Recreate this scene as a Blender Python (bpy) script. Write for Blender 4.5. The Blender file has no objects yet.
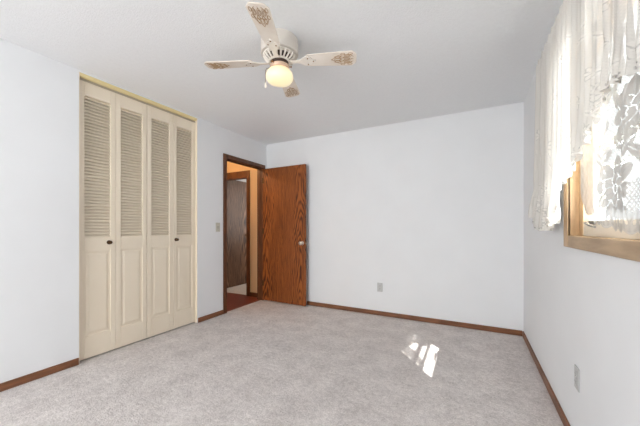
import bpy, bmesh, math, random
import numpy as np
from mathutils import Vector, Matrix

SC = bpy.context.scene
COL = SC.collection
R = math.radians
random.seed(4)

# ------------------------------------------------------------------ camera
F_PX, HORIZON = 288.35, 227.2
cam_d = bpy.data.cameras.new('camera')
cam = bpy.data.objects.new('camera', cam_d); COL.objects.link(cam)
cam.location = (0, 0, 1.135)
cam.rotation_euler = (R(90), 0, R(27.823))
cam_d.sensor_fit = 'HORIZONTAL'; cam_d.sensor_width = 36
cam_d.lens = F_PX / 640 * 36
cam_d.shift_y = (HORIZON - 213) / 640
cam_d.clip_start = 0.02
SC.camera = cam

# ------------------------------------------------------------------ light
world = bpy.data.worlds.new('sky'); SC.world = world
world.use_nodes = True
wb = world.node_tree.nodes['Background']
wb.inputs[0].default_value = (0.95, 0.975, 1.0, 1)
SKY, LOWER_FILL = 1.55, 20.0           # hazy bright sky above, boosted lower half added to brighten the ceiling
_nt = world.node_tree
_tc = _nt.nodes.new('ShaderNodeTexCoord'); _sp = _nt.nodes.new('ShaderNodeSeparateXYZ'); _mr = _nt.nodes.new('ShaderNodeMapRange')
_nt.links.new(_tc.outputs['Generated'], _sp.inputs[0]); _nt.links.new(_sp.outputs[2], _mr.inputs[0])
for _i, _v in enumerate((-0.06, 0.0, LOWER_FILL, SKY)): _mr.inputs[_i + 1].default_value = _v
_nt.links.new(_mr.outputs[0], wb.inputs[1])

sun_d = bpy.data.lights.new('sun', 'SUN'); sun_d.energy = 10.0; sun_d.angle = R(0.5)
sun_d.color = (1.0, 0.975, 0.93)
sun = bpy.data.objects.new('sun', sun_d); COL.objects.link(sun)
sun.rotation_euler = Vector((-1, 1.2, -1.487)).to_track_quat('-Z', 'Y').to_euler()
sun.location = (3, -3, 5)

# fill light added behind the camera, in front of the added rear window
rear_fill_d = bpy.data.lights.new('rear_fill_light', 'AREA'); rear_fill_d.shape = 'RECTANGLE'; rear_fill_d.size = 1.5; rear_fill_d.size_y = 1.5
rear_fill_d.energy = 92; rear_fill_d.color = (0.955, 0.978, 1.0)
rear_fill = bpy.data.objects.new('rear_fill_light', rear_fill_d); COL.objects.link(rear_fill)
rear_fill.location = (-1.6, -2.99, 1.35); rear_fill.rotation_euler = (R(90), 0, 0)

SC.cycles.transparent_max_bounces = 32
SC.view_settings.view_transform = 'Standard'
SC.view_settings.look = 'None'
SC.view_settings.gamma = 1
SC.view_settings.use_curve_mapping = False
SC.view_settings.exposure = 0.09

# ------------------------------------------------------------------ materials
def lin(c):
    def f(v):
        v /= 255.0
        return v / 12.92 if v <= 0.04045 else ((v + 0.055) / 1.055) ** 2.4
    return (f(c[0]), f(c[1]), f(c[2]), 1)

def mat(name, rgb, rough=0.6, metal=0.0, spec=0.5):
    m = bpy.data.materials.new(name); m.use_nodes = True
    b = m.node_tree.nodes['Principled BSDF']
    b.inputs['Base Color'].default_value = lin(rgb)
    b.inputs['Roughness'].default_value = rough
    b.inputs['Metallic'].default_value = metal
    b.inputs['Specular IOR Level'].default_value = spec
    return m

def nodes(m):
    nt = m.node_tree
    return nt, nt.nodes['Principled BSDF'], nt.nodes.new, nt.links.new

def noise_mat(name, a, b, scale, detail=4, rough=0.6, bump=0.0, bscale=None, bdist=0.01, stretch=(1, 1, 1), lo=0.35, hi=0.65, spec=0.5):
    m = mat(name, a, rough, spec=spec)
    nt, P, N, L = nodes(m)
    tc = N('ShaderNodeTexCoord'); mp = N('ShaderNodeMapping')
    mp.inputs['Scale'].default_value = stretch
    L(tc.outputs['Object'], mp.inputs[0])
    n = N('ShaderNodeTexNoise'); n.inputs['Scale'].default_value = scale; n.inputs['Detail'].default_value = detail
    L(mp.outputs[0], n.inputs['Vector'])
    r = N('ShaderNodeValToRGB')
    r.color_ramp.elements[0].position = lo; r.color_ramp.elements[0].color = lin(a)
    r.color_ramp.elements[1].position = hi; r.color_ramp.elements[1].color = lin(b)
    L(n.outputs[0], r.inputs[0]); L(r.outputs[0], P.inputs['Base Color'])
    if bump:
        n2 = N('ShaderNodeTexNoise'); n2.inputs['Scale'].default_value = bscale or scale; n2.inputs['Detail'].default_value = 3
        L(mp.outputs[0], n2.inputs['Vector'])
        bp = N('ShaderNodeBump'); bp.inputs['Strength'].default_value = bump; bp.inputs['Distance'].default_value = bdist
        L(n2.outputs[0], bp.inputs['Height']); L(bp.outputs[0], P.inputs['Normal'])
    return m

def grain_mat(name, dark, mid, light, rough=0.45, u_axis=0, centres=(-0.25, 0.25), k=1.0, freq=13.0, spec=0.4):
    """plain-sawn wood: arches (parabolas) about the given centre lines, grain up z"""
    m = mat(name, mid, rough, spec=spec)
    nt, P, N, L = nodes(m)
    tc = N('ShaderNodeTexCoord'); sp = N('ShaderNodeSeparateXYZ'); L(tc.outputs['Object'], sp.inputs[0])
    def math_(op, a, b=None):
        q = N('ShaderNodeMath'); q.operation = op
        for i, v in enumerate((a, b)):
            if v is None: continue
            if isinstance(v, (int, float)): q.inputs[i].default_value = v
            else: L(v, q.inputs[i])
        return q.outputs[0]
    u = sp.outputs[u_axis]; z = sp.outputs[2]
    mp = N('ShaderNodeMapping'); mp.inputs['Scale'].default_value = (5, 5, 1.1); L(tc.outputs['Object'], mp.inputs[0])
    n1 = N('ShaderNodeTexNoise'); n1.inputs['Scale'].default_value = 1.6; n1.inputs['Detail'].default_value = 3
    L(mp.outputs[0], n1.inputs['Vector'])
    d = None
    for c in centres:
        e = math_('POWER', math_('ABSOLUTE', math_('SUBTRACT', u, c)), 1.55)
        d = e if d is None else math_('MINIMUM', d, e)
    val = math_('ADD', math_('MULTIPLY', z, 0.45), math_('MULTIPLY', d, 9.0 * k))
    val = math_('ADD', val, math_('MULTIPLY', n1.outputs[0], 0.46))
    s = math_('SINE', math_('MULTIPLY', val, freq * 6.283))
    mp2 = N('ShaderNodeMapping'); mp2.inputs['Scale'].default_value = (90, 90, 4); L(tc.outputs['Object'], mp2.inputs[0])
    n2 = N('ShaderNodeTexNoise'); n2.inputs['Scale'].default_value = 1.0; n2.inputs['Detail'].default_value = 4
    L(mp2.outputs[0], n2.inputs['Vector'])
    mp3 = N('ShaderNodeMapping'); mp3.inputs['Scale'].default_value = (3, 3, 1); L(tc.outputs['Object'], mp3.inputs[0])
    n3 = N('ShaderNodeTexNoise'); n3.inputs['Scale'].default_value = 1.3; n3.inputs['Detail'].default_value = 2
    L(mp3.outputs[0], n3.inputs['Vector'])
    f = math_('ADD', math_('MULTIPLY', math_('ADD', s, 1.0), 0.25), math_('ADD', math_('MULTIPLY', n2.outputs[0], 0.85), -0.17))
    f = math_('ADD', f, math_('MULTIPLY', math_('SUBTRACT', n3.outputs[0], 0.5), 0.5))
    r = N('ShaderNodeValToRGB'); cr = r.color_ramp
    cr.elements[0].position = 0.22; cr.elements[0].color = lin(dark)
    cr.elements[1].position = 0.80; cr.elements[1].color = lin(light)
    e = cr.elements.new(0.45); e.color = lin(mid)
    L(f, r.inputs[0]); L(r.outputs[0], P.inputs['Base Color'])
    bp = N('ShaderNodeBump'); bp.inputs['Strength'].default_value = 0.15; bp.inputs['Distance'].default_value = 0.002
    L(f, bp.inputs['Height']); L(bp.outputs[0], P.inputs['Normal'])
    return m

M = {}
M['wall'] = noise_mat('wall_paint', (242, 243, 244), (244, 245, 246), 3, rough=0.75, bump=0.06, bscale=180, bdist=0.002, spec=0.3)
M['ceiling'] = noise_mat('ceiling_texture', (247, 248, 249), (250, 251, 252), 60, rough=0.95, bump=0.45, bscale=120, bdist=0.006, spec=0.1)
M['hall_wall'] = mat('hall_paint', (228, 197, 154), 0.7)
M['room_wall'] = mat('far_room_paint', (214, 214, 212), 0.8)
M['closet_in'] = mat('closet_paint', (225, 215, 198), 0.8)
M['cream'] = noise_mat('cream_paint', (243, 229, 207), (245, 232, 211), 4, rough=0.5, spec=0.35)
M['cream_wood'] = noise_mat('header_wood', (240, 222, 160), (246, 230, 174), 8, stretch=(1, 1, 8), rough=0.5)
M['door_wood'] = grain_mat('oak_veneer', (76, 37, 14), (136, 72, 27), (164, 93, 42), centres=(-0.31, 0.30), freq=11.0)
M['door_edge'] = mat('door_edge_wood', (92, 52, 26), 0.5)
M['hall_door_wood'] = grain_mat('hall_door_veneer', (46, 29, 19), (94, 65, 45), (136, 101, 76), u_axis=1, freq=7.0, centres=(-0.28, 0.28))
M['dark_trim'] = noise_mat('dark_trim_wood', (84, 48, 25), (112, 66, 36), 6, stretch=(4, 4, 0.7), rough=0.4)
M['base_wood'] = noise_mat('baseboard_wood', (112, 70, 44), (142, 92, 60), 5, stretch=(1, 1, 8), rough=0.42)
M['light_wood'] = noise_mat('light_oak', (160, 133, 102), (190, 161, 126), 4, stretch=(6, 1, 6), rough=0.45)
M['light_wood_v'] = noise_mat('light_oak_upright', (166, 134, 98), (198, 166, 126), 4, stretch=(8, 8, 0.8), rough=0.45)
M['pale_wood'] = noise_mat('bleached_oak', (212, 200, 182), (224, 213, 197), 4, stretch=(6, 1, 6), rough=0.5)
M['hall_floor'] = noise_mat('red_wood_floor', (118, 54, 36), (150, 74, 50), 5, stretch=(1, 12, 1), rough=0.35)
M['far_carpet'] = noise_mat('far_carpet_pile', (196, 188, 182), (212, 204, 198), 80, rough=1.0)
M['plastic'] = mat('ivory_plastic', (206, 203, 190), 0.45)
M['plastic_w'] = mat('grey_white_plastic', (200, 200, 198), 0.45)
M['slot'] = mat('outlet_slot', (60, 58, 56), 0.6)
M['brass'] = mat('aged_brass', (150, 112, 70), 0.3, 0.9)
M['bronze'] = mat('antique_bronze', (96, 72, 50), 0.35, 0.8)
M['nickel'] = mat('satin_nickel', (206, 196, 184), 0.28, 0.9)
M['steel'] = mat('steel', (150, 148, 144), 0.35, 0.9)
M['fan_white'] = mat('fan_enamel', (240, 232, 222), 0.4)
M['fan_house'] = mat('fan_housing_enamel', (222, 214, 204), 0.4)
M['fan_blade'] = noise_mat('whitewashed_blade', (232, 220, 206), (244, 235, 224), 6, stretch=(1, 1, 1), rough=0.5)
M['fan_dark'] = mat('fan_motor_gap', (70, 52, 40), 0.6)
M['stencil'] = mat('stencil_brown', (186, 154, 118), 0.6)
M['rose_gold'] = mat('fitter_enamel', (214, 182, 158), 0.4, 0.2)
M['ext'] = mat('soffit_paint', (230, 230, 228), 0.8)
M['rod'] = mat('rod_enamel', (235, 233, 228), 0.4)
M['track'] = mat('track_enamel', (186, 172, 150), 0.5)

# carpet: fine fibre speckle, soft tread mottling, tufted bump
m = mat('carpet_pile', (186, 177, 170), 1.0, spec=0.05); M['carpet'] = m
nt, P, N, L = nodes(m)
tc = N('ShaderNodeTexCoord')
def nz(scale, detail, rough=0.5):
    n = N('ShaderNodeTexNoise'); n.inputs['Scale'].default_value = scale; n.inputs['Detail'].default_value = detail
    n.inputs['Roughness'].default_value = rough
    L(tc.outputs['Object'], n.inputs['Vector']); return n.outputs[0]
a, b, c = nz(110, 3), nz(5.5, 4, 0.65), nz(34, 3)
def mth(op, x, y):
    q = N('ShaderNodeMath'); q.operation = op
    for i, v in enumerate((x, y)):
        if isinstance(v, (int, float)): q.inputs[i].default_value = v
        else: L(v, q.inputs[i])
    return q.outputs[0]
f = mth('ADD', mth('MULTIPLY', a, 0.5), mth('ADD', mth('MULTIPLY', b, 0.40), mth('MULTIPLY', c, 0.34)))
r = N('ShaderNodeValToRGB'); cr = r.color_ramp
cr.elements[0].position = 0.44; cr.elements[0].color = lin((184, 175, 171))
cr.elements[1].position = 0.76; cr.elements[1].color = lin((238, 231, 227))
L(f, r.inputs[0]); L(r.outputs[0], P.inputs['Base Color'])
bp = N('ShaderNodeBump'); bp.inputs['Strength'].default_value = 0.7; bp.inputs['Distance'].default_value = 0.012
L(mth('ADD', mth('MULTIPLY', a, 0.6), mth('MULTIPLY', c, 0.6)), bp.inputs['Height']); L(bp.outputs[0], P.inputs['Normal'])
P.inputs['Sheen Weight'].default_value = 0.15

# clear window glass
m = bpy.data.materials.new('window_glass'); m.use_nodes = True; M['glass'] = m
nt = m.node_tree; nt.nodes.clear(); N = nt.nodes.new; L = nt.links.new
o = N('ShaderNodeOutputMaterial'); mx = N('ShaderNodeMixShader'); t = N('ShaderNodeBsdfTransparent'); g = N('ShaderNodeBsdfGlossy')
g.inputs['Roughness'].default_value = 0.02
fr = N('ShaderNodeFresnel'); fr.inputs[0].default_value = 1.3
t.inputs[0].default_value = (0.97, 0.985, 0.98, 1)
ge = N('ShaderNodeNewGeometry'); q = N('ShaderNodeMath'); q.operation = 'SUBTRACT'; q.inputs[0].default_value = 1.0
L(ge.outputs['Backfacing'], q.inputs[1])
q2 = N('ShaderNodeMath'); q2.operation = 'MULTIPLY'; L(fr.outputs[0], q2.inputs[0]); L(q.outputs[0], q2.inputs[1])   # one reflection per pane
L(q2.outputs[0], mx.inputs[0]); L(t.outputs[0], mx.inputs[1]); L(g.outputs[0], mx.inputs[2]); L(mx.outputs[0], o.inputs[0])

# lace: thread density held by the mesh attribute "lace"
def lace_mat(name, rgb, trans):
    m = bpy.data.materials.new(name); m.use_nodes = True
    nt = m.node_tree; nt.nodes.clear(); N = nt.nodes.new; L = nt.links.new
    o = N('ShaderNodeOutputMaterial'); mx = N('ShaderNodeMixShader'); t = N('ShaderNodeBsdfTransparent')
    df = N('ShaderNodeBsdfDiffuse'); tr = N('ShaderNodeBsdfTranslucent'); m2 = N('ShaderNodeMixShader')
    df.inputs[0].default_value = lin(rgb); tr.inputs[0].default_value = lin(rgb)
    m2.inputs[0].default_value = trans
    L(df.outputs[0], m2.inputs[1]); L(tr.outputs[0], m2.inputs[2])
    at = N('ShaderNodeAttribute'); at.attribute_name = 'lace'
    L(at.outputs['Fac'], mx.inputs[0]); L(t.outputs[0], mx.inputs[1]); L(m2.outputs[0], mx.inputs[2]); L(mx.outputs[0], o.inputs[0])
    return m
M['lace_swag'] = lace_mat('lace_swag_thread', (224, 220, 213), 0.05)
M['lace_panel'] = lace_mat('lace_panel_thread', (198, 194, 188), 0.03)

# lamp globe: glowing opal glass
m = mat('lit_opal_glass', (236, 222, 186), 0.3); M['globe'] = m
P = m.node_tree.nodes['Principled BSDF']
P.inputs['Emission Color'].default_value = lin((255, 238, 186)); P.inputs['Emission Strength'].default_value = 0.52

# ------------------------------------------------------------------ mesh helpers
class MB:
    def __init__(s): s.bm = bmesh.new()
    def box(s, x0, x1, y0, y1, z0, z1, rot=None, about=None):
        vs = [s.bm.verts.new((x, y, z)) for x in (x0, x1) for y in (y0, y1) for z in (z0, z1)]
        for f in ((0, 1, 3, 2), (4, 6, 7, 5), (0, 4, 5, 1), (2, 3, 7, 6), (0, 2, 6, 4), (1, 5, 7, 3)):
            s.bm.faces.new([vs[i] for i in f])
        if rot is not None:
            bmesh.ops.rotate(s.bm, verts=vs, cent=about or Vector(((x0+x1)/2, (y0+y1)/2, (z0+z1)/2)), matrix=rot)
        return s
    def lathe(s, prof, c=(0, 0, 0), n=32, axis='Z', cap=True):
        rings = []
        for r, h in prof:
            ring = []
            for i in range(n):
                a = 2 * math.pi * i / n
                p = (r * math.cos(a), r * math.sin(a), h)
                if axis == 'X': p = (h, p[0], p[1])
                if axis == 'Y': p = (p[0], h, p[1])
                ring.append(s.bm.verts.new((p[0]+c[0], p[1]+c[1], p[2]+c[2])))
            rings.append(ring)
        for a, b in zip(rings, rings[1:]):
            for i in range(n):
                s.bm.faces.new((a[i], a[(i+1) % n], b[(i+1) % n], b[i]))
        if cap:
            s.bm.faces.new(rings[0]); s.bm.faces.new(rings[-1])
        return s
    def tube(s, pts, r, n=8):
        pts = [Vector(p) for p in pts]; rings = []
        for i, p in enumerate(pts):
            d = (pts[min(i+1, len(pts)-1)] - pts[max(i-1, 0)]).normalized()
            q = d.to_track_quat('Z', 'Y')
            rr = r[i] if isinstance(r, (list, tuple)) else r
            rings.append([s.bm.verts.new(p + q @ Vector((rr*math.cos(2*math.pi*k/n), rr*math.sin(2*math.pi*k/n), 0))) for k in range(n)])
        for a, b in zip(rings, rings[1:]):
            for i in range(n): s.bm.faces.new((a[i], a[(i+1) % n], b[(i+1) % n], b[i]))
        s.bm.faces.new(rings[0]); s.bm.faces.new(rings[-1])
        return s
    def prism(s, poly, z0, z1):
        a = [s.bm.verts.new((x, y, z0)) for x, y in poly]; b = [s.bm.verts.new((x, y, z1)) for x, y in poly]
        s.bm.faces.new(a); s.bm.faces.new(b)
        for i in range(len(poly)):
            j = (i+1) % len(poly); s.bm.faces.new((a[i], a[j], b[j], b[i]))
        return s
    def frustum(s, x0, x1, a, b):
        """raised-panel slab: rectangle a=(y0,y1,z0,z1) at x0 tapering to b at x1"""
        va = [s.bm.verts.new((x0, y, z)) for y, z in ((a[0], a[2]), (a[1], a[2]), (a[1], a[3]), (a[0], a[3]))]
        vb = [s.bm.verts.new((x1, y, z)) for y, z in ((b[0], b[2]), (b[1], b[2]), (b[1], b[3]), (b[0], b[3]))]
        s.bm.faces.new(va); s.bm.faces.new(vb)
        for i in range(4):
            j = (i+1) % 4; s.bm.faces.new((va[i], va[j], vb[j], vb[i]))
        return s
    def build(s, name, m, parent=None, bevel=0.0, smooth=False, loc=None, rot=None):
        bm = s.bm
        bmesh.ops.recalc_face_normals(bm, faces=bm.faces[:])
        me = bpy.data.meshes.new(name); bm.to_mesh(me); bm.free()
        if smooth:
            for p in me.polygons: p.use_smooth = True
            me.set_sharp_from_angle(angle=R(38))
        me.materials.append(m)
        o = bpy.data.objects.new(name, me); COL.objects.link(o)
        if parent: o.parent = parent
        if loc: o.location = loc
        if rot: o.rotation_euler = rot
        if bevel:
            b = o.modifiers.new('edge', 'BEVEL'); b.width = bevel; b.segments = 2; b.limit_method = 'ANGLE'
        return o

def empty(name, loc, rz=0.0):
    o = bpy.data.objects.new(name, None); COL.objects.link(o); o.location = loc; o.rotation_euler.z = rz
    o.empty_display_size = 0.1; return o
def tag(o, label=None, cat=None, group=None, kind=None):
    for k, v in (('label', label), ('category', cat), ('group', group), ('kind', kind)):
        if v: o[k] = v
    return o
def struct(o): o['kind'] = 'structure'; return o

# ------------------------------------------------------------------ room shell
XL, XR, YB, YF, H = -2.882, 0.474, 3.645, -3.0, 2.44
C0, C1, CTOP = 1.181, 2.345, 2.425          # closet opening
D0, D1, DTOP = 2.800, 3.540, 2.045          # bedroom door opening (clear of jambs)
W0, W1, WZ0, WZ1 = 1.18, 2.085, 1.06, 2.06  # right window opening
TL = 0.092

struct(MB().box(XL - 0.62, XR + 0.02, YF - 0.02, YB + 0.02, -0.06, 0.0).build('floor', M['carpet']))
# carpet does not run into the hall: hall boards lie on top of their own slab
struct(MB().box(-4.15, XL - 0.03, 2.50, YB + 0.06, -0.055, 0.003).build('floor_hall', M['hall_floor']))
struct(MB().box(XL - 0.62, XR + 0.14, YF - 0.14, YB + 0.14, H, H + 0.08).build('ceiling', M['ceiling']))

w = MB()
w.box(XL - TL, XL, YF, C0, 0, H)
w.box(XL - TL, XL, C0, C1, CTOP, H)
w.box(XL - TL, XL, C1, D0 - 0.02, 0, H)
w.box(XL - TL, XL, D0 - 0.02, D1 + 0.02, DTOP + 0.02, H)
w.box(XL - TL, XL, D1 + 0.02, YB + 0.1, 0, H)
struct(w.build('wall_left', M['wall']))
struct(MB().box(XL, XR + 0.12, YB, YB + 0.12, 0, H).build('wall_back', M['wall']))
w = MB()
w.box(XR, XR + 0.14, YF, W0, 0, H)
w.box(XR, XR + 0.14, W1, YB, 0, H)
w.box(XR, XR + 0.14, W0, W1, 0, WZ0)
w.box(XR, XR + 0.14, W0, W1, WZ1, H)
struct(w.build('wall_right', M['wall']))
RW = (-2.4, -0.8, 0.55, 2.15)               # added opening behind the camera, backing the fill light
w = MB()
w.box(XL, RW[0], YF - 0.12, YF, 0, H); w.box(RW[1], XR + 0.12, YF - 0.12, YF, 0, H)
w.box(RW[0], RW[1], YF - 0.12, YF, 0, RW[2]); w.box(RW[0], RW[1], YF - 0.12, YF, RW[3], H)
struct(w.build('wall_rear', M['wall']))
w2 = struct(empty('added_rear_window', (0, 0, 0)))  # added window, never in view, framing the fill light
w = MB()
for x in (RW[0], -1.625, RW[1] - 0.05): w.box(x, x + 0.05, YF - 0.09, YF - 0.04, RW[2], RW[3])
w.box(RW[0], RW[1], YF - 0.09, YF - 0.04, RW[2], RW[2] + 0.05); w.box(RW[0], RW[1], YF - 0.09, YF - 0.04, RW[3] - 0.05, RW[3])
w.build('window_frame', M['light_wood_v'], w2)
MB().box(RW[0], RW[1], YF - 0.067, YF - 0.063, RW[2], RW[3]).build('window_pane', M['glass'], w2)
MB().box(RW[0], RW[1], YF - 0.118, YF - 0.112, RW[2], RW[3]).build('opening_blocker', M['ext'], w2)  # added sheet closing the opening so no outdoor light enters

# closet interior
w = MB()
w.box(XL - 0.62, XL - 0.58, C0 - 0.02, C1 + 0.02, 0, H)
w.box(XL - 0.58, XL - TL, C0 - 0.04, C0, 0, H); w.box(XL - 0.58, XL - TL, C1, C1 + 0.04, 0, H)
struct(w.build('wall_closet', M['closet_in']))

# hall and the room beyond it
HE = 3.655
w = MB()
w.box(-4.15, -4.05, 2.50, HE, 0, H)                         # far side of the hall
w.box(-4.15, XL - TL, 2.42, 2.50, 0, H)                     # near end of the hall
w.box(-3.29, XL - TL, HE, HE + 0.10, 0, H)                  # hall end wall beside the doorway
w.box(-4.15, -3.29, HE, HE + 0.10, 2.02, H)
struct(w.build('wall_hall', M['hall_wall']))
struct(MB().box(-4.15, XL - TL, 2.42, HE + 0.10, H, H + 0.06).build('ceiling_hall', M['ceiling']))
w = MB()
w.box(-5.2, -5.1, HE, 6.4, 0, H); w.box(-5.2, -2.9, 6.3, 6.4, 0, H); w.box(-3.0, -2.9, HE + 0.1, 6.4, 0, H)
w.box(-5.2, -4.15, HE, HE + 0.10, 0, H)
struct(w.build('wall_far_room', M['room_wall']))
struct(MB().box(-5.2, -2.9, HE + 0.02, 6.4, -0.06, 0.004).build('floor_far_room', M['far_carpet']))
struct(MB().box(-5.2, -2.9, HE + 0.1, 6.4, H, H + 0.06).build('ceiling_far_room', M['ceiling']))

# outside: eave of the house, and an added rear sun block
struct(MB().box(XR + 0.14, XR + 0.57, YF - 1.1, 6.0, 2.40, 2.52).build('eave_right', M['ext']))
struct(MB().box(XL - 1.0, XR + 0.57, YF - 1.1, YF - 0.12, 2.40, 2.52).build('rear_sun_block', M['ext']))  # unseen overhang added to keep the sun out of the rear opening

# baseboards
BH = 0.057
def base_y(name, x0, x1, y0, y1): struct(MB().box(x0, x1, y0, y1, 0, BH).build(name, M['base_wood'], bevel=0.004))
base_y('baseboard_left', XL, XL + 0.013, YF, C0 - 0.004)
base_y('baseboard_left_middle', XL, XL + 0.013, C1 + 0.006, D0 - 0.058)
base_y('baseboard_back', XL + 0.75, XR - 0.013, YB - 0.013, YB)
base_y('baseboard_right', XR - 0.013, XR, YF, YB - 0.013)

# ------------------------------------------------------------------ bedroom doorway trim
def casing(name, y0, y1, top, x_face, d, m):
    """picture-frame casing on a wall plane x = x_face, standing d proud; y0..y1 is the clear opening"""
    w = MB(); c = 0.058
    a, b = sorted((x_face, x_face + d))
    w.box(a, b, y0 - c, y0, 0, top + c); w.box(a, b, y1, y1 + c, 0, top + c); w.box(a, b, y0, y1, top, top + c)
    return struct(w.build(name, m, bevel=0.004))
casing('trim_1', D0, D1, DTOP, XL, 0.014, M['dark_trim'])
casing('trim_2', D0, D1, DTOP, XL - TL, -0.010, M['dark_trim'])
w = MB()
w.box(XL - TL, XL, D0 - 0.02, D0, 0, DTOP); w.box(XL - TL, XL, D1, D1 + 0.02, 0, DTOP); w.box(XL - TL, XL, D0 - 0.02, D1 + 0.02, DTOP, DTOP + 0.02)
w.box(XL - 0.075, XL - 0.040, D0, D0 + 0.012, 0, DTOP - 0.012); w.box(XL - 0.075, XL - 0.040, D1 - 0.012, D1, 0, DTOP - 0.012)
w.box(XL - 0.075, XL - 0.040, D0, D1, DTOP - 0.012, DTOP)
struct(w.build('trim_3', M['dark_trim'], bevel=0.002))
# doorway at the end of the hall
w = MB()
w.box(-3.29, -3.226, HE - 0.014, HE, 0, 2.07); w.box(-4.05, -3.99, HE - 0.014, HE, 0, 2.07); w.box(-3.99, -3.29, HE - 0.014, HE, 1.955, 2.07)
w.box(-3.31, -3.29, HE, HE + 0.10, 0, 1.955); w.box(-4.01, -3.99, HE, HE + 0.10, 0, 1.955); w.box(-4.01, -3.29, HE, HE + 0.10, 1.955, 2.02)
struct(w.build('trim_4', M['dark_trim'], bevel=0.003))
struct(MB().box(XL - TL - 0.013, XL - TL, 2.50, D0 - 0.06, 0, 0.07).box(-3.226, XL - TL, HE - 0.012, HE, 0, 0.07).build('baseboard_hall', M['dark_trim']))

# ------------------------------------------------------------------ bedroom door, open against the back wall
door = empty('door_1', (XL + 0.012, 3.552, 0.012)); struct(door)
tag(door, 'oak veneer slab door standing open flat beside the back wall', 'door')
DW, DT, DH = 0.775, 0.035, 2.022
slab = MB().box(-DW/2, DW/2, -DT/2, DT/2, 0, DH).build('door_leaf', M['door_wood'], door, bevel=0.002, loc=(DW/2, 0, 0))
door.rotation_euler.z = R(-1.0)
for s in (-1, 1):
    k = MB().lathe([(0.029, 0), (0.029, 0.004), (0.024, 0.009), (0.012, 0.011), (0.011, 0.030), (0.016, 0.034), (0.025, 0.043), (0.027, 0.052), (0.024, 0.060), (0.015, 0.064), (0.004, 0.065)], n=28, axis='Y')
    if s < 0: bmesh.ops.scale(k.bm, vec=(1, -1, 1), verts=k.bm.verts[:])
    kb = k.build('door_knob', M['nickel'], door, smooth=True, loc=(DW - 0.050, s * DT/2, 0.895))
MB().box(-0.0015, 0.001, -0.012, 0.012, -0.028, 0.028).build('latch_plate', M['brass'], door, loc=(DW, 0, 0.895))
MB().box(0, 0.010, -0.006, 0.006, -0.008, 0.008).build('latch_bolt', M['nickel'], door, loc=(DW, 0, 0.895))
for z in (0.22, 1.02, 1.80):
    MB().lathe([(0.006, 0), (0.006, 0.085)], n=12).box(0.0, 0.03, 0.001, 0.003, 0.0, 0.085).build('hinge', M['bronze'], door, smooth=True, loc=(-0.003, -DT/2 - 0.002, z))

# door in the far room, swung open
d2 = empty('door_2', (-4.0, HE + 0.11, 0.012)); struct(d2)
tag(d2, 'dark grained slab door standing open in the room beyond the hall', 'door')
MB().box(-0.035, 0, -0.36, 0.36, 0, 2.022).build('door_leaf', M['hall_door_wood'], d2, bevel=0.002, loc=(0, 0.362, 0))
MB().lathe([(0.030, 0), (0.030, 0.006), (0.012, 0.010), (0.012, 0.03), (0.027, 0.045), (0.025, 0.06), (0.006, 0.066)], n=20, axis='X').build('door_knob', M['bronze'], d2, smooth=True, loc=(0, 0.655, 0.97))

# hall ceiling lamp (out of view above the hall): what lights the hall warm
hl = tag(empty('hall_lamp', (-3.45, 2.85, H)), 'round ceiling lamp in the hall', 'lamp')
MB().lathe([(0.13, 0), (0.13, -0.02), (0.06, -0.03), (0.02, -0.03)], n=28).build('lamp_base', M['brass'], hl, smooth=True)
ld = bpy.data.lights.new('hall_bulb', 'POINT'); ld.energy = 12; ld.color = (1.0, 0.70, 0.42); ld.shadow_soft_size = 0.08
lo = bpy.data.objects.new('hall_bulb', ld); COL.objects.link(lo); lo.location = (0, 0, -0.12); lo.parent = hl
# fill light added inside the far room, by a side wall without a window
ld = bpy.data.lights.new('far_room_fill', 'AREA'); ld.shape = 'RECTANGLE'; ld.size = 1.2; ld.size_y = 1.2; ld.energy = 19; ld.color = (1.0, 0.97, 0.93)
lo = bpy.data.objects.new('far_room_fill', ld); COL.objects.link(lo); lo.location = (-3.03, 5.2, 1.5)
lo.rotation_euler = (R(90), 0, R(90))

# ------------------------------------------------------------------ closet: jamb, header strip and two bifold doors
w = MB()
w.box(XL - TL, XL - 0.001, C0, C0 + 0.006, 0, CTOP); w.box(XL - TL, XL - 0.001, C1 - 0.004, C1, 0, CTOP)
struct(w.build('trim_5', M['cream']))
struct(MB().box(XL - 0.055, XL - 0.002, C0 + 0.006, C1 - 0.004, CTOP - 0.030, CTOP).build('trim_6', M['cream_wood'], bevel=0.002))
struct(MB().box(XL - 0.052, XL - 0.030, C0 + 0.006, C1 - 0.004, CTOP - 0.048, CTOP - 0.030).build('trim_7', M['track']))

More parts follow.
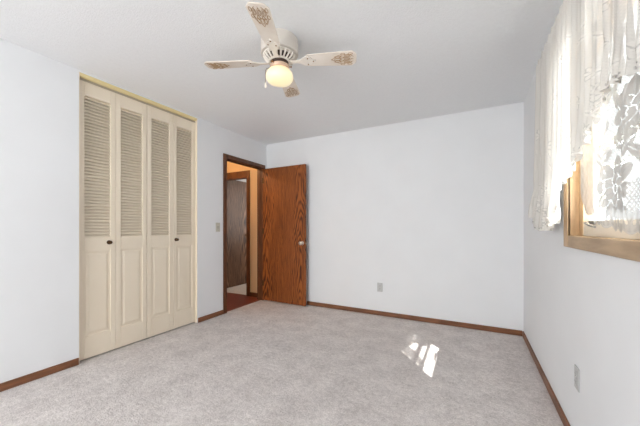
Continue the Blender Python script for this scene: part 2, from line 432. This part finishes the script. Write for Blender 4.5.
PX = XL - 0.030                  # room-side face of the closet panels
PT = 0.030                       # panel thickness
Z0, Z1 = 0.012, CTOP - 0.050
def bifold_panel(parent, y0, width, knob_side=None):
    """one louvred leaf; local origin at its low corner on the face"""
    st, W_ = 0.043, width
    w = MB()
    zt, zl0, zp1, zp0 = Z1 - 0.115, 1.045, 0.925, 0.200
    w.box(-PT, 0, 0, st, Z0, Z1); w.box(-PT, 0, W_ - st, W_, Z0, Z1)
    for a, b in ((zt, Z1), (zp1, zl0), (Z0, zp0)): w.box(-PT, 0, st, W_ - st, a, b)
    p = w.build('door_panel', M['cream'], parent, bevel=0.0025, loc=(PX, y0, 0))
    lv = MB(); n = 44; pitch = (zt - zl0) / n
    for i in range(n):
        z = zl0 + (i + 0.5) * pitch
        lv.box(-PT/2 - 0.018, -PT/2 + 0.018, st - 0.004, W_ - st + 0.004, z - 0.0035, z + 0.0035,
               rot=Matrix.Rotation(R(47), 3, 'Y'))
    lv.build('louvre', M['cream'], p)
    q = 0.012
    rp = MB()
    rp.box(-PT + 0.006, -PT + 0.021, st - 0.003, W_ - st + 0.003, zp0 - 0.003, zp1 + 0.003)
    rp.frustum(-PT + 0.020, -0.003, (st + q, W_ - st - q, zp0 + q, zp1 - q), (st + q + 0.022, W_ - st - q - 0.022, zp0 + q + 0.022, zp1 - q - 0.022))
    rp.build('raised_panel', M['cream'], p)
    return p
def closet_knob(parent, y):
    k = MB().lathe([(0.019, 0), (0.019, 0.003), (0.010, 0.006), (0.007, 0.016), (0.013, 0.021), (0.016, 0.027), (0.014, 0.033), (0.006, 0.036)], n=24, axis='X')
    k.build('knob', M['bronze'], parent, smooth=True, loc=(PX, y, 0.998))
pw = (C1 - C0 - 0.010 - 0.014) / 4
ya = C0 + 0.009
cd = tag(empty('bifold_closet_door', (0, 0, 0)), 'cream louvred bifold closet door, the pair of leaves farther from the hall doorway', 'closet door', 'louvred bifold closet doors')
bifold_panel(cd, ya, pw); bifold_panel(cd, ya + pw + 0.002, pw); closet_knob(cd, 1.419)
yb = ya + 2 * pw + 0.008
cd2 = tag(empty('bifold_closet_door', (0, 0, 0)), 'cream louvred bifold closet door, the pair of leaves beside the wall with the light switch', 'closet door', 'louvred bifold closet doors')
bifold_panel(cd2, yb, pw); bifold_panel(cd2, yb + pw + 0.002, pw); closet_knob(cd2, 2.088)

# ------------------------------------------------------------------ switch and outlets
def plate(name, label, cat, loc, rz, m, outlet, group=None):
    """built facing local -Y, standing off the wall"""
    e = tag(empty(name, loc, rz), label, cat, group)
    w = MB().box(-0.035, 0.035, -0.006, 0, -0.0575, 0.0575); w.build('cover_plate', m, e, bevel=0.003)
    if outlet:
        for dz in (-0.0195, 0.0195):
            r_ = MB().prism([(0.0165 * math.cos(t) * 1.0, max(-0.0135, min(0.0135, 0.0165 * math.sin(t)))) for t in [2*math.pi*k/28 for k in range(28)]], 0, 0.003)
            bmesh.ops.rotate(r_.bm, verts=r_.bm.verts[:], cent=(0, 0, 0), matrix=Matrix.Rotation(R(90), 3, 'X'))
            rc = r_.build('receptacle', m, e, loc=(0, -0.006, dz))
            MB().box(-0.0075, -0.0055, -0.0035, -0.0028, -0.001, 0.008).box(0.0055, 0.0075, -0.0035, -0.0028, -0.001, 0.008).box(-0.002, 0.002, -0.0035, -0.0028, -0.009, -0.005).build('slots', M['slot'], rc)
        MB().lathe([(0.003, -0.0075), (0.003, -0.006)], n=10, axis='Y').build('screw', M['steel'], e)
    else:
        MB().box(-0.006, 0.006, -0.0068, -0.006, -0.013, 0.013).build('toggle_slot', M['slot'], e)
        MB().box(-0.0045, 0.0045, -0.017, -0.006, -0.004, 0.006, rot=Matrix.Rotation(R(-22), 3, 'X')).build('toggle', m, e, bevel=0.001)
        for dz in (-0.042, 0.042): MB().lathe([(0.003, -0.0075), (0.003, -0.006)], n=10, axis='Y', c=(0, 0, dz)).build('screw', M['steel'], e)
    return e
plate('light_switch', 'ivory light switch on the wall between closet and door casing', 'light switch', (XL, 2.655, 1.135), R(90), M['plastic'], False)
plate('power_outlet', 'small white power outlet low on the plain back wall', 'outlet', (-1.05, YB, 0.362), 0, M['plastic_w'], True, 'wall outlets')
plate('power_outlet', 'white power outlet on the wall under the window', 'outlet', (XR, 1.905, 0.368), R(-90), M['plastic_w'], True, 'wall outlets')

# ------------------------------------------------------------------ right window
win = struct(empty('window_1', (0, 0, 0)))
CF = XR - 0.015                              # casing face
ci0, ci1, cz0, cz1 = 1.238, 2.020, 1.090, 2.03  # inside edge of the casing
co = 0.078
w = MB()
w.box(CF, XR, ci1, ci1 + co, 1.026, cz1 + co); w.box(CF, XR, ci0 - co, ci0, 1.026, cz1 + co)
w.build('window_casing', M['light_wood_v'], win, bevel=0.004)
MB().box(CF, XR, ci0 - 0.001, ci1 + 0.001, 1.026, cz0).box(CF, XR, ci0, ci1, cz1, cz1 + co).build('window_casing', M['light_wood'], win, bevel=0.004)
w = MB()
JX = 0.508                                   # sash face
ow = MB()
for w_, xa, xb in ((w, CF + 0.002, XR + 0.052), (ow, XR + 0.052, XR + 0.14)):
    w_.box(xa, xb, ci1, W1, WZ0, WZ1); w_.box(xa, xb, W0, ci0, WZ0, WZ1)
    w_.box(xa, xb, ci0, ci1, WZ0, cz0); w_.box(xa, xb, ci0, ci1, cz1, WZ1)
w.build('window_jamb', M['light_wood_v'], win); ow.build('outer_jamb', M['ext'], win)
w = MB()
w.box(JX, JX + 0.04, ci1 - 0.062, ci1, cz0, cz1); w.box(JX, JX + 0.04, ci0, ci0 + 0.095, cz0, cz1)
w.box(JX, JX + 0.04, ci0, ci1, cz1 - 0.05, cz1)
w.build('window_sash', M['light_wood_v'], win, bevel=0.003)
MB().box(JX + 0.001, JX + 0.04, ci0 + 0.05, ci1 - 0.062, cz0, cz0 + 0.075).build('sash_rail', M['pale_wood'], win, bevel=0.003)
MB().box(JX + 0.018, JX + 0.022, ci0, ci1, cz0, cz1).build('window_pane', M['glass'], win)
MB().box(0.590, 0.606, ci0, ci1, 1.424, 1.440).box(0.590, 0.606, ci0, ci1, 1.520, 1.565).build('sun_gap_bars', M['ext'], win)  # bars added outside the glass to cast the gaps in the sun patch
lk = MB(); lk.box(JX - 0.006, JX, 1.78, 1.90, 1.150, 1.166)
lk.tube([(JX - 0.004, 1.86, 1.156), (JX - 0.022, 1.84, 1.156), (JX - 0.026, 1.78, 1.146), (JX - 0.024, 1.71, 1.136)], [0.008, 0.007, 0.006, 0.005], 10)
lk.build('sash_latch', M['steel'], win, bevel=0.001)

# ------------------------------------------------------------------ lace curtains
def smooth(a, b, x): t = np.clip((x - a) / (b - a), 0, 1); return t * t * (3 - 2 * t)

def cloth(name, Y, Z, X, D, m):
    nr, nc = X.shape
    co_ = np.stack([X, Y, Z], -1).reshape(-1, 3)
    idx = np.arange(nr * nc).reshape(nr, nc)
    fs = np.stack([idx[:-1, :-1], idx[:-1, 1:], idx[1:, 1:], idx[1:, :-1]], -1).reshape(-1, 4)
    me = bpy.data.meshes.new(name)
    me.from_pydata(co_.tolist(), [], fs.tolist()); me.update()
    at = me.attributes.new('lace', 'FLOAT', 'POINT'); at.data.foreach_set('value', D.reshape(-1).astype(np.float32))
    for p in me.polygons: p.use_smooth = True
    me.materials.append(m)
    o = bpy.data.objects.new(name, me); COL.objects.link(o)
    return o

# motifs, in metres on the cloth: signed "inside" tests on (u, z)
def petal(u, z, cu, cz, ang, ln, wd):
    c, s = math.cos(ang), math.sin(ang)
    a = (u - cu) * c + (z - cz) * s; b = -(u - cu) * s + (z - cz) * c
    t = np.clip(a / ln, 0, 1)
    half = wd * np.sqrt(np.clip(np.sin(np.pi * t ** 0.75), 0, 1))
    ins = (a > 0) & (a < ln) & (np.abs(b) < half)
    edge = ins & (np.abs(b) > half - 0.0035)
    vein = ins & (np.abs(b) < 0.0016)
    return ins, edge, vein
def rose(D, u, z, cu, cz, s, ph=0.0):
    u = cu + (u - cu) / 1.4                         # blooms lie wider than tall
    for ring, (n, r0, ln, wd) in enumerate(((8, 0.042, 0.072, 0.030), (6, 0.010, 0.050, 0.024))):
        for k in range(n):
            a = ph + ring * 0.4 + 2 * math.pi * k / n
            i, e, v = petal(u, z, cu + s * r0 * math.cos(a), cz + s * r0 * math.sin(a), a, s * ln, s * wd)
            D[i] = 0.95; D[e] = 0.35 if ring == 0 else 0.28; D[v] = 0.80
    rr = np.hypot(u - cu, z - cz)
    D[rr < 0.014 * s] = 0.9; D[(rr > 0.014 * s) & (rr < 0.018 * s)] = 0.2
def leaf(D, u, z, cu, cz, a, ln, wd=0.016):
    i, e, v = petal(u, z, cu, cz, a, ln, wd)
    D[i] = 0.94; D[v] = 0.5
def stem(D, u, z, pts, w=0.0028):
    for (a0, b0), (a1, b1) in zip(pts, pts[1:]):
        dx, dz = a1 - a0, b1 - b0; L2 = dx * dx + dz * dz
        t = np.clip(((u - a0) * dx + (z - b0) * dz) / L2, 0, 1)
        D[np.hypot(u - a0 - t * dx, z - b0 - t * dz) < w] = 0.93

# the straight lace panel with large roses
def lace_panel():
    ys = np.arange(1.68, 0.90, -0.003); top, n = 2.235, 372
    yy = ys[None, :].repeat(n, 0)
    scal = 0.012 * np.abs(np.sin((ys - 0.58) * math.pi / 0.062))
    hem = np.interp(ys, [0.58, 1.15, 1.25, 1.35, 1.47, 1.56, 1.63, 1.68], [1.10, 1.105, 1.115, 1.120, 1.142, 1.17, 1.20, 1.30]) + 0.012 - scal
    v = np.linspace(0, 1, n)[:, None]
    zz = top + (hem[None, :] - top) * v
    fold = 0.006 * np.sin(yy * 2 * math.pi / 0.19 + 0.6) + 0.002 * np.sin(yy * 2 * math.pi / 0.085)
    # the leading edge is turned back on itself in a narrow fold
    xx = 0.432 + fold * (0.65 + 0.35 * v)
    u, z = yy, zz
    D = np.full(u.shape, 0.46)
    net = (np.sin(u * 2 * math.pi / 0.0126) * np.sin((z + 0.5 * u) * 2 * math.pi / 0.0126))
    D += 0.16 * net
    for (cu, cz, s, ph) in ((1.355, 1.268, 1.0, 0.2), (1.225, 1.492, 0.92, 0.9), (0.93, 1.27, 1.0, 0.5), (0.80, 1.50, 0.92, 0.1), (1.36, 1.78, 0.9, 0.3), (1.05, 1.80, 1.0, 1.1), (0.75, 1.8, 0.9, 0.3), (1.20, 2.03, 0.8, 0.2)):
        rose(D, u, z, cu, cz, s, ph)
    stem(D, u, z, [(1.44, 1.36), (1.47, 1.45), (1.46, 1.56), (1.40, 1.63)])
    stem(D, u, z, [(1.30, 1.33), (1.285, 1.42), (1.30, 1.50), (1.36, 1.58)])
    stem(D, u, z, [(1.17, 1.22), (1.15, 1.33), (1.17, 1.42)])
    for a in ((1.462, 1.45, 2.3, .07), (1.465, 1.50, 0.7, .075), (1.455, 1.56, 2.4, .08), (1.43, 1.60, 1.0, .075), (1.44, 1.375, 0.5, .07), (1.44, 1.375, 2.5, .055),
              (1.29, 1.37, 2.6, .07), (1.286, 1.40, 0.5, .075), (1.287, 1.44, 2.7, .075), (1.30, 1.50, 2.2, .08), (1.32, 1.54, 0.9, .07), (1.36, 1.58, 1.7, .08),
              (1.16, 1.30, 2.5, .07), (1.155, 1.33, 0.6, .08), (1.08, 1.25, 1.2, .09), (1.06, 1.35, 2.2, .08), (1.04, 1.45, 1.0, .08), (1.47, 1.30, 2.0, .06), (1.46, 1.22, 2.6, .05), (1.47, 1.66, 1.4, .08), (1.40, 1.66, 0.3, .06), (1.26, 1.20, 4.2, .05), (1.20, 1.37, 3.6, .07), (1.34, 1.68, 2.2, .06), (1.26, 1.64, 1.0, .07), (1.10, 1.60, 2.0, .08), (1.12, 1.64, 0.8, .08)):
        leaf(D, u, z, *a[:3], a[3] * 1.3, 0.021)
    lat = (u < 1.245) & (u > 1.06) & (z < 1.30 - 0.35 * np.abs(u - 1.15))
    D[lat] = np.where((np.abs(np.sin((u + z) * 2 * math.pi / 0.034)) < 0.45) | (np.abs(np.sin((u - z) * 2 * math.pi / 0.034)) < 0.45), 0.85, 0.30)[lat]
    h = zz - hem[None, :]
    band = smooth(0.072, 0.060, h)
    Db = 0.66 + 0.12 * np.sin(u * 2 * math.pi / 0.021)
    holes = (np.hypot(((u + 0.01) % 0.031) - 0.0155, h - 0.034) < 0.0085)
    Db[holes] = 0.15
    D = D * (1 - band) + Db * band
    D[h < 0.006] = 0.85
    e = smooth(1.500, 1.514, u)                     # doubled leading edge
    De = 0.84 + 0.10 * np.sin(z * 2 * math.pi / 0.05) * np.sin(u * 2 * math.pi / 0.04)
    D = D * (1 - e) + np.maximum(D, De) * e
    D[(u > 1.498) & (u < 1.506)] = 0.88
    D[u > 1.672] = 0.85
    o = cloth('lace_curtain', yy, zz, xx, np.clip(D, 0.05, 0.97), M['lace_panel'])
    tag(o, 'flat white lace curtain with large grey roses hanging over the window glass', 'curtain', 'lace curtains on the window')

# the gathered swag whose long tail hangs beside the window
def lace_swag():
    ys = np.arange(2.45, 0.90, -0.0034); top, n = 2.245, 300
    yy = ys[None, :].repeat(n, 0)
    hy = [0.60, 0.80, 1.00, 1.10, 1.18, 1.28, 1.38, 1.48, 1.62, 1.74, 1.85, 1.885, 1.91, 1.96, 2.06, 2.16, 2.26, 2.36, 2.42, 2.45]
    hz = [1.45, 1.50, 1.545, 1.565, 1.588, 1.600, 1.552, 1.496, 1.415, 1.382, 1.350, 1.31, 1.23, 1.165, 1.13, 1.122, 1.122, 1.145, 1.18, 1.215]
    hem = np.interp(ys, hy[::1], hz) - 0.010 * np.abs(np.sin(ys * math.pi / 0.045))
    v = np.linspace(0, 1, n)[:, None]
    zz = top + (hem[None, :] - top) * v
    h = zz - hem[None, :]
    tail = smooth(1.80, 1.95, yy)
    fold = 0.011 * np.sin(yy * 2 * math.pi / 0.082 + 1.2 * np.sin(yy * 7)) + 0.005 * np.sin(yy * 2 * math.pi / 0.035)
    ruf = smooth(0.30, 0.0, h) * (0.017 * np.sin(yy * 2 * math.pi / 0.056 + 9 * h) + 0.010 * np.sin(yy * 2 * math.pi / 0.027 + 22 * h))
    xx = 0.396 + fold * (0.6 + 0.4 * v) + ruf * (0.4 + 0.6 * tail) - 0.015 * tail * v
    rng = np.random.RandomState(5)
    D = np.full(yy.shape, 0.88)
    D += 0.05 * np.sin(yy * 2 * math.pi / 0.0105) * np.sin(zz * 2 * math.pi / 0.0105)
    for k in range(150):
        cu, q = rng.uniform(0.6, 2.45), rng.rand()
        hh = np.interp(cu, hy, hz)
        cz = hh + 0.03 + (q ** 1.6) * 0.62
        if rng.rand() < 0.30:
            s = rng.uniform(0.30, 0.5)
            for j in range(6):
                a = 2 * math.pi * j / 6 + k
                i, e, vv = petal(yy, zz, cu + 0.012 * s * math.cos(a), cz + 0.012 * s * math.sin(a), a, 0.075 * s, 0.027 * s)
                D[i] = 0.97; D[e] = 0.62
        else:
            i, e, vv = petal(yy, zz, cu, cz, rng.uniform(0, 6.28), rng.uniform(0.035, 0.06), 0.012)
            D[i] = 0.97; D[vv] = 0.66
    D[h < 0.020] = 0.88
    D[(np.hypot((yy % 0.0225) - 0.01125, h - 0.013) < 0.005)] = 0.3
    D[(yy > 2.435)] = 0.9
    o = cloth('lace_curtain', yy, zz, xx, np.clip(D, 0.05, 0.97), M['lace_swag'])
    tag(o, 'gathered cream lace curtain swag whose ruffled tail hangs down beside the window casing', 'curtain', 'lace curtains on the window')
lace_panel()
lace_swag()

rod = tag(empty('curtain_rod', (0.414, 0, 2.2525)), 'white curtain rod behind the gathered top of the lace curtains', 'curtain rod')
MB().tube([(0, 0.88, 0), (0, 2.455, 0)], 0.006, 12).build('rod', M['rod'], rod, smooth=True)
for y in (0.895, 2.44):
    MB().box(0, XR - 0.414, y - 0.006, y + 0.006, -0.006, 0.006).box(XR - 0.414 - 0.004, XR - 0.414, y - 0.012, y + 0.012, -0.03, 0.03).build('bracket', M['rod'], rod)

# ------------------------------------------------------------------ ceiling fan
fan = tag(empty('ceiling_fan', (-1.19, 1.65, H)), 'white hugger ceiling fan with four stencilled blades and a lit globe', 'ceiling fan')
MB().lathe([(0.126, 0), (0.130, -0.006), (0.130, -0.096), (0.126, -0.104), (0.10, -0.108)], n=48).build('motor_housing', M['fan_house'], fan, smooth=True)
MB().lathe([(0.104, -0.104), (0.094, -0.112), (0.066, -0.144), (0.058, -0.168), (0.04, -0.170)], n=40).build('motor_core', M['fan_dark'], fan, smooth=True)
vr = MB()
vr.lathe([(0.106, -0.106), (0.114, -0.110), (0.113, -0.118), (0.104, -0.118)], n=48)
vr.lathe([(0.074, -0.146), (0.076, -0.152), (0.068, -0.157), (0.060, -0.155)], n=48)
for k in range(22):
    a = 2 * math.pi * k / 22
    d = Vector((math.cos(a), math.sin(a), 0))
    vr.tube([d * 0.110 + Vector((0, 0, -0.114)), d * 0.096 + Vector((0, 0, -0.133)), d * 0.072 + Vector((0, 0, -0.152))], [0.0085, 0.0070, 0.0055], 8)
vr.build('vent_ring', M['fan_white'], fan, smooth=True)
MB().lathe([(0.030, -0.160), (0.030, -0.172), (0.058, -0.174), (0.067, -0.180), (0.067, -0.191), (0.060, -0.202), (0.046, -0.206)], n=40).build('light_fitter', M['rose_gold'], fan, smooth=True)
for k in range(3):
    a = 0.5 + 2 * math.pi * k / 3
    MB().lathe([(0.004, 0), (0.004, 0.012), (0.007, 0.013), (0.007, 0.017)], n=12, axis='X').build('thumb_screw', M['brass'], fan, smooth=True, loc=(0.068 * math.cos(a), 0.068 * math.sin(a), -0.185), rot=(0, 0, a))
MB().lathe([(0.048, -0.198), (0.052, -0.206), (0.074, -0.214), (0.089, -0.232), (0.094, -0.250), (0.091, -0.272), (0.078, -0.289), (0.052, -0.299), (0.022, -0.303), (0.004, -0.304)], n=44).build('globe', M['globe'], fan, smooth=True)
ca = R(202)
cp = Vector((0.101 * math.cos(ca), 0.101 * math.sin(ca), 0))
pc = MB().tube([cp * 0.68 + Vector((0, 0, -0.188)), cp * 0.9 + Vector((0, 0, -0.190)), cp + Vector((0, 0, -0.205)), cp + Vector((0, 0, -0.292))], 0.0016, 6).build('pull_chain', M['brass'], fan)
MB().lathe([(0.003, 0), (0.007, -0.006), (0.0075, -0.030), (0.004, -0.036)], n=14).build('pull_fob', M['fan_white'], pc, smooth=True, loc=(cp.x, cp.y, -0.290))

def blade(az):
    # outline along +x from root to clipped tip
    w0, w1, r0, r1 = 0.052, 0.066, 0.185, 0.533
    poly = [(r0, -w0 + 0.014), (r0 + 0.016, -w0)] + [(r1 - 0.030, -w1), (r1 - 0.006, -w1 + 0.020), (r1, -0.030), (r1, 0.030), (r1 - 0.006, w1 - 0.020), (r1 - 0.030, w1)] + [(r0 + 0.016, w0), (r0, w0 - 0.014)]
    tilt = R(-10)
    b = MB().prism(poly, -0.0035, 0.0035).build('blade', M['fan_blade'], fan, bevel=0.0015, loc=(0, 0, -0.150), rot=(tilt, 0, az))
    st = MB()
    def ribbon(pts, r=0.0017): st.tube([(x, y, -0.0044) for x, y in pts], r, 6)
    def loop(cx, cy, rx, ry, n=18): ribbon([(cx + rx * math.cos(2*math.pi*k/n), cy + ry * math.sin(2*math.pi*k/n)) for k in range(n + 1)])
    for sy in (-1, 0, 1):
        loop(0.462, sy * 0.028, 0.038, 0.011); loop(0.468, sy * 0.028, 0.020, 0.005)
        loop(0.405, sy * 0.020, 0.022, 0.008)
        ribbon([(0.500, sy * 0.028), (0.512, sy * 0.020)])
    for sy in (-1, 1):
        loop(0.440, sy * 0.046, 0.014, 0.007); loop(0.490, sy * 0.046, 0.016, 0.007); loop(0.430, sy * 0.014, 0.016, 0.006)
        ribbon([(0.36, 0.0), (0.385, sy * 0.012), (0.40, sy * 0.030), (0.425, sy * 0.040)])
    st.build('stencil', M['stencil'], b)
    # blade iron: arm flaring into a three-lobed plate under the root
    ir = MB().prism([(0.075, -0.016), (0.120, -0.012), (0.150, -0.020), (0.178, -0.040), (0.205, -0.044), (0.222, -0.034), (0.232, -0.016), (0.250, -0.010), (0.256, 0.0), (0.250, 0.010), (0.232, 0.016), (0.222, 0.034), (0.205, 0.044), (0.178, 0.040), (0.150, 0.020), (0.120, 0.012), (0.075, 0.016)], -0.0090, -0.0038)
    io = ir.build('blade_iron', M['fan_white'], fan, bevel=0.0015, loc=(0, 0, -0.150), rot=(tilt, 0, az))
    for x, y in ((0.200, -0.026), (0.200, 0.026), (0.238, 0.0)):
        MB().lathe([(0.005, -0.0105), (0.005, -0.0088)], n=10, c=(x, y, 0)).build('screw', M['brass'], io)
for k in range(4): blade(R(22.6 + 90 * k))
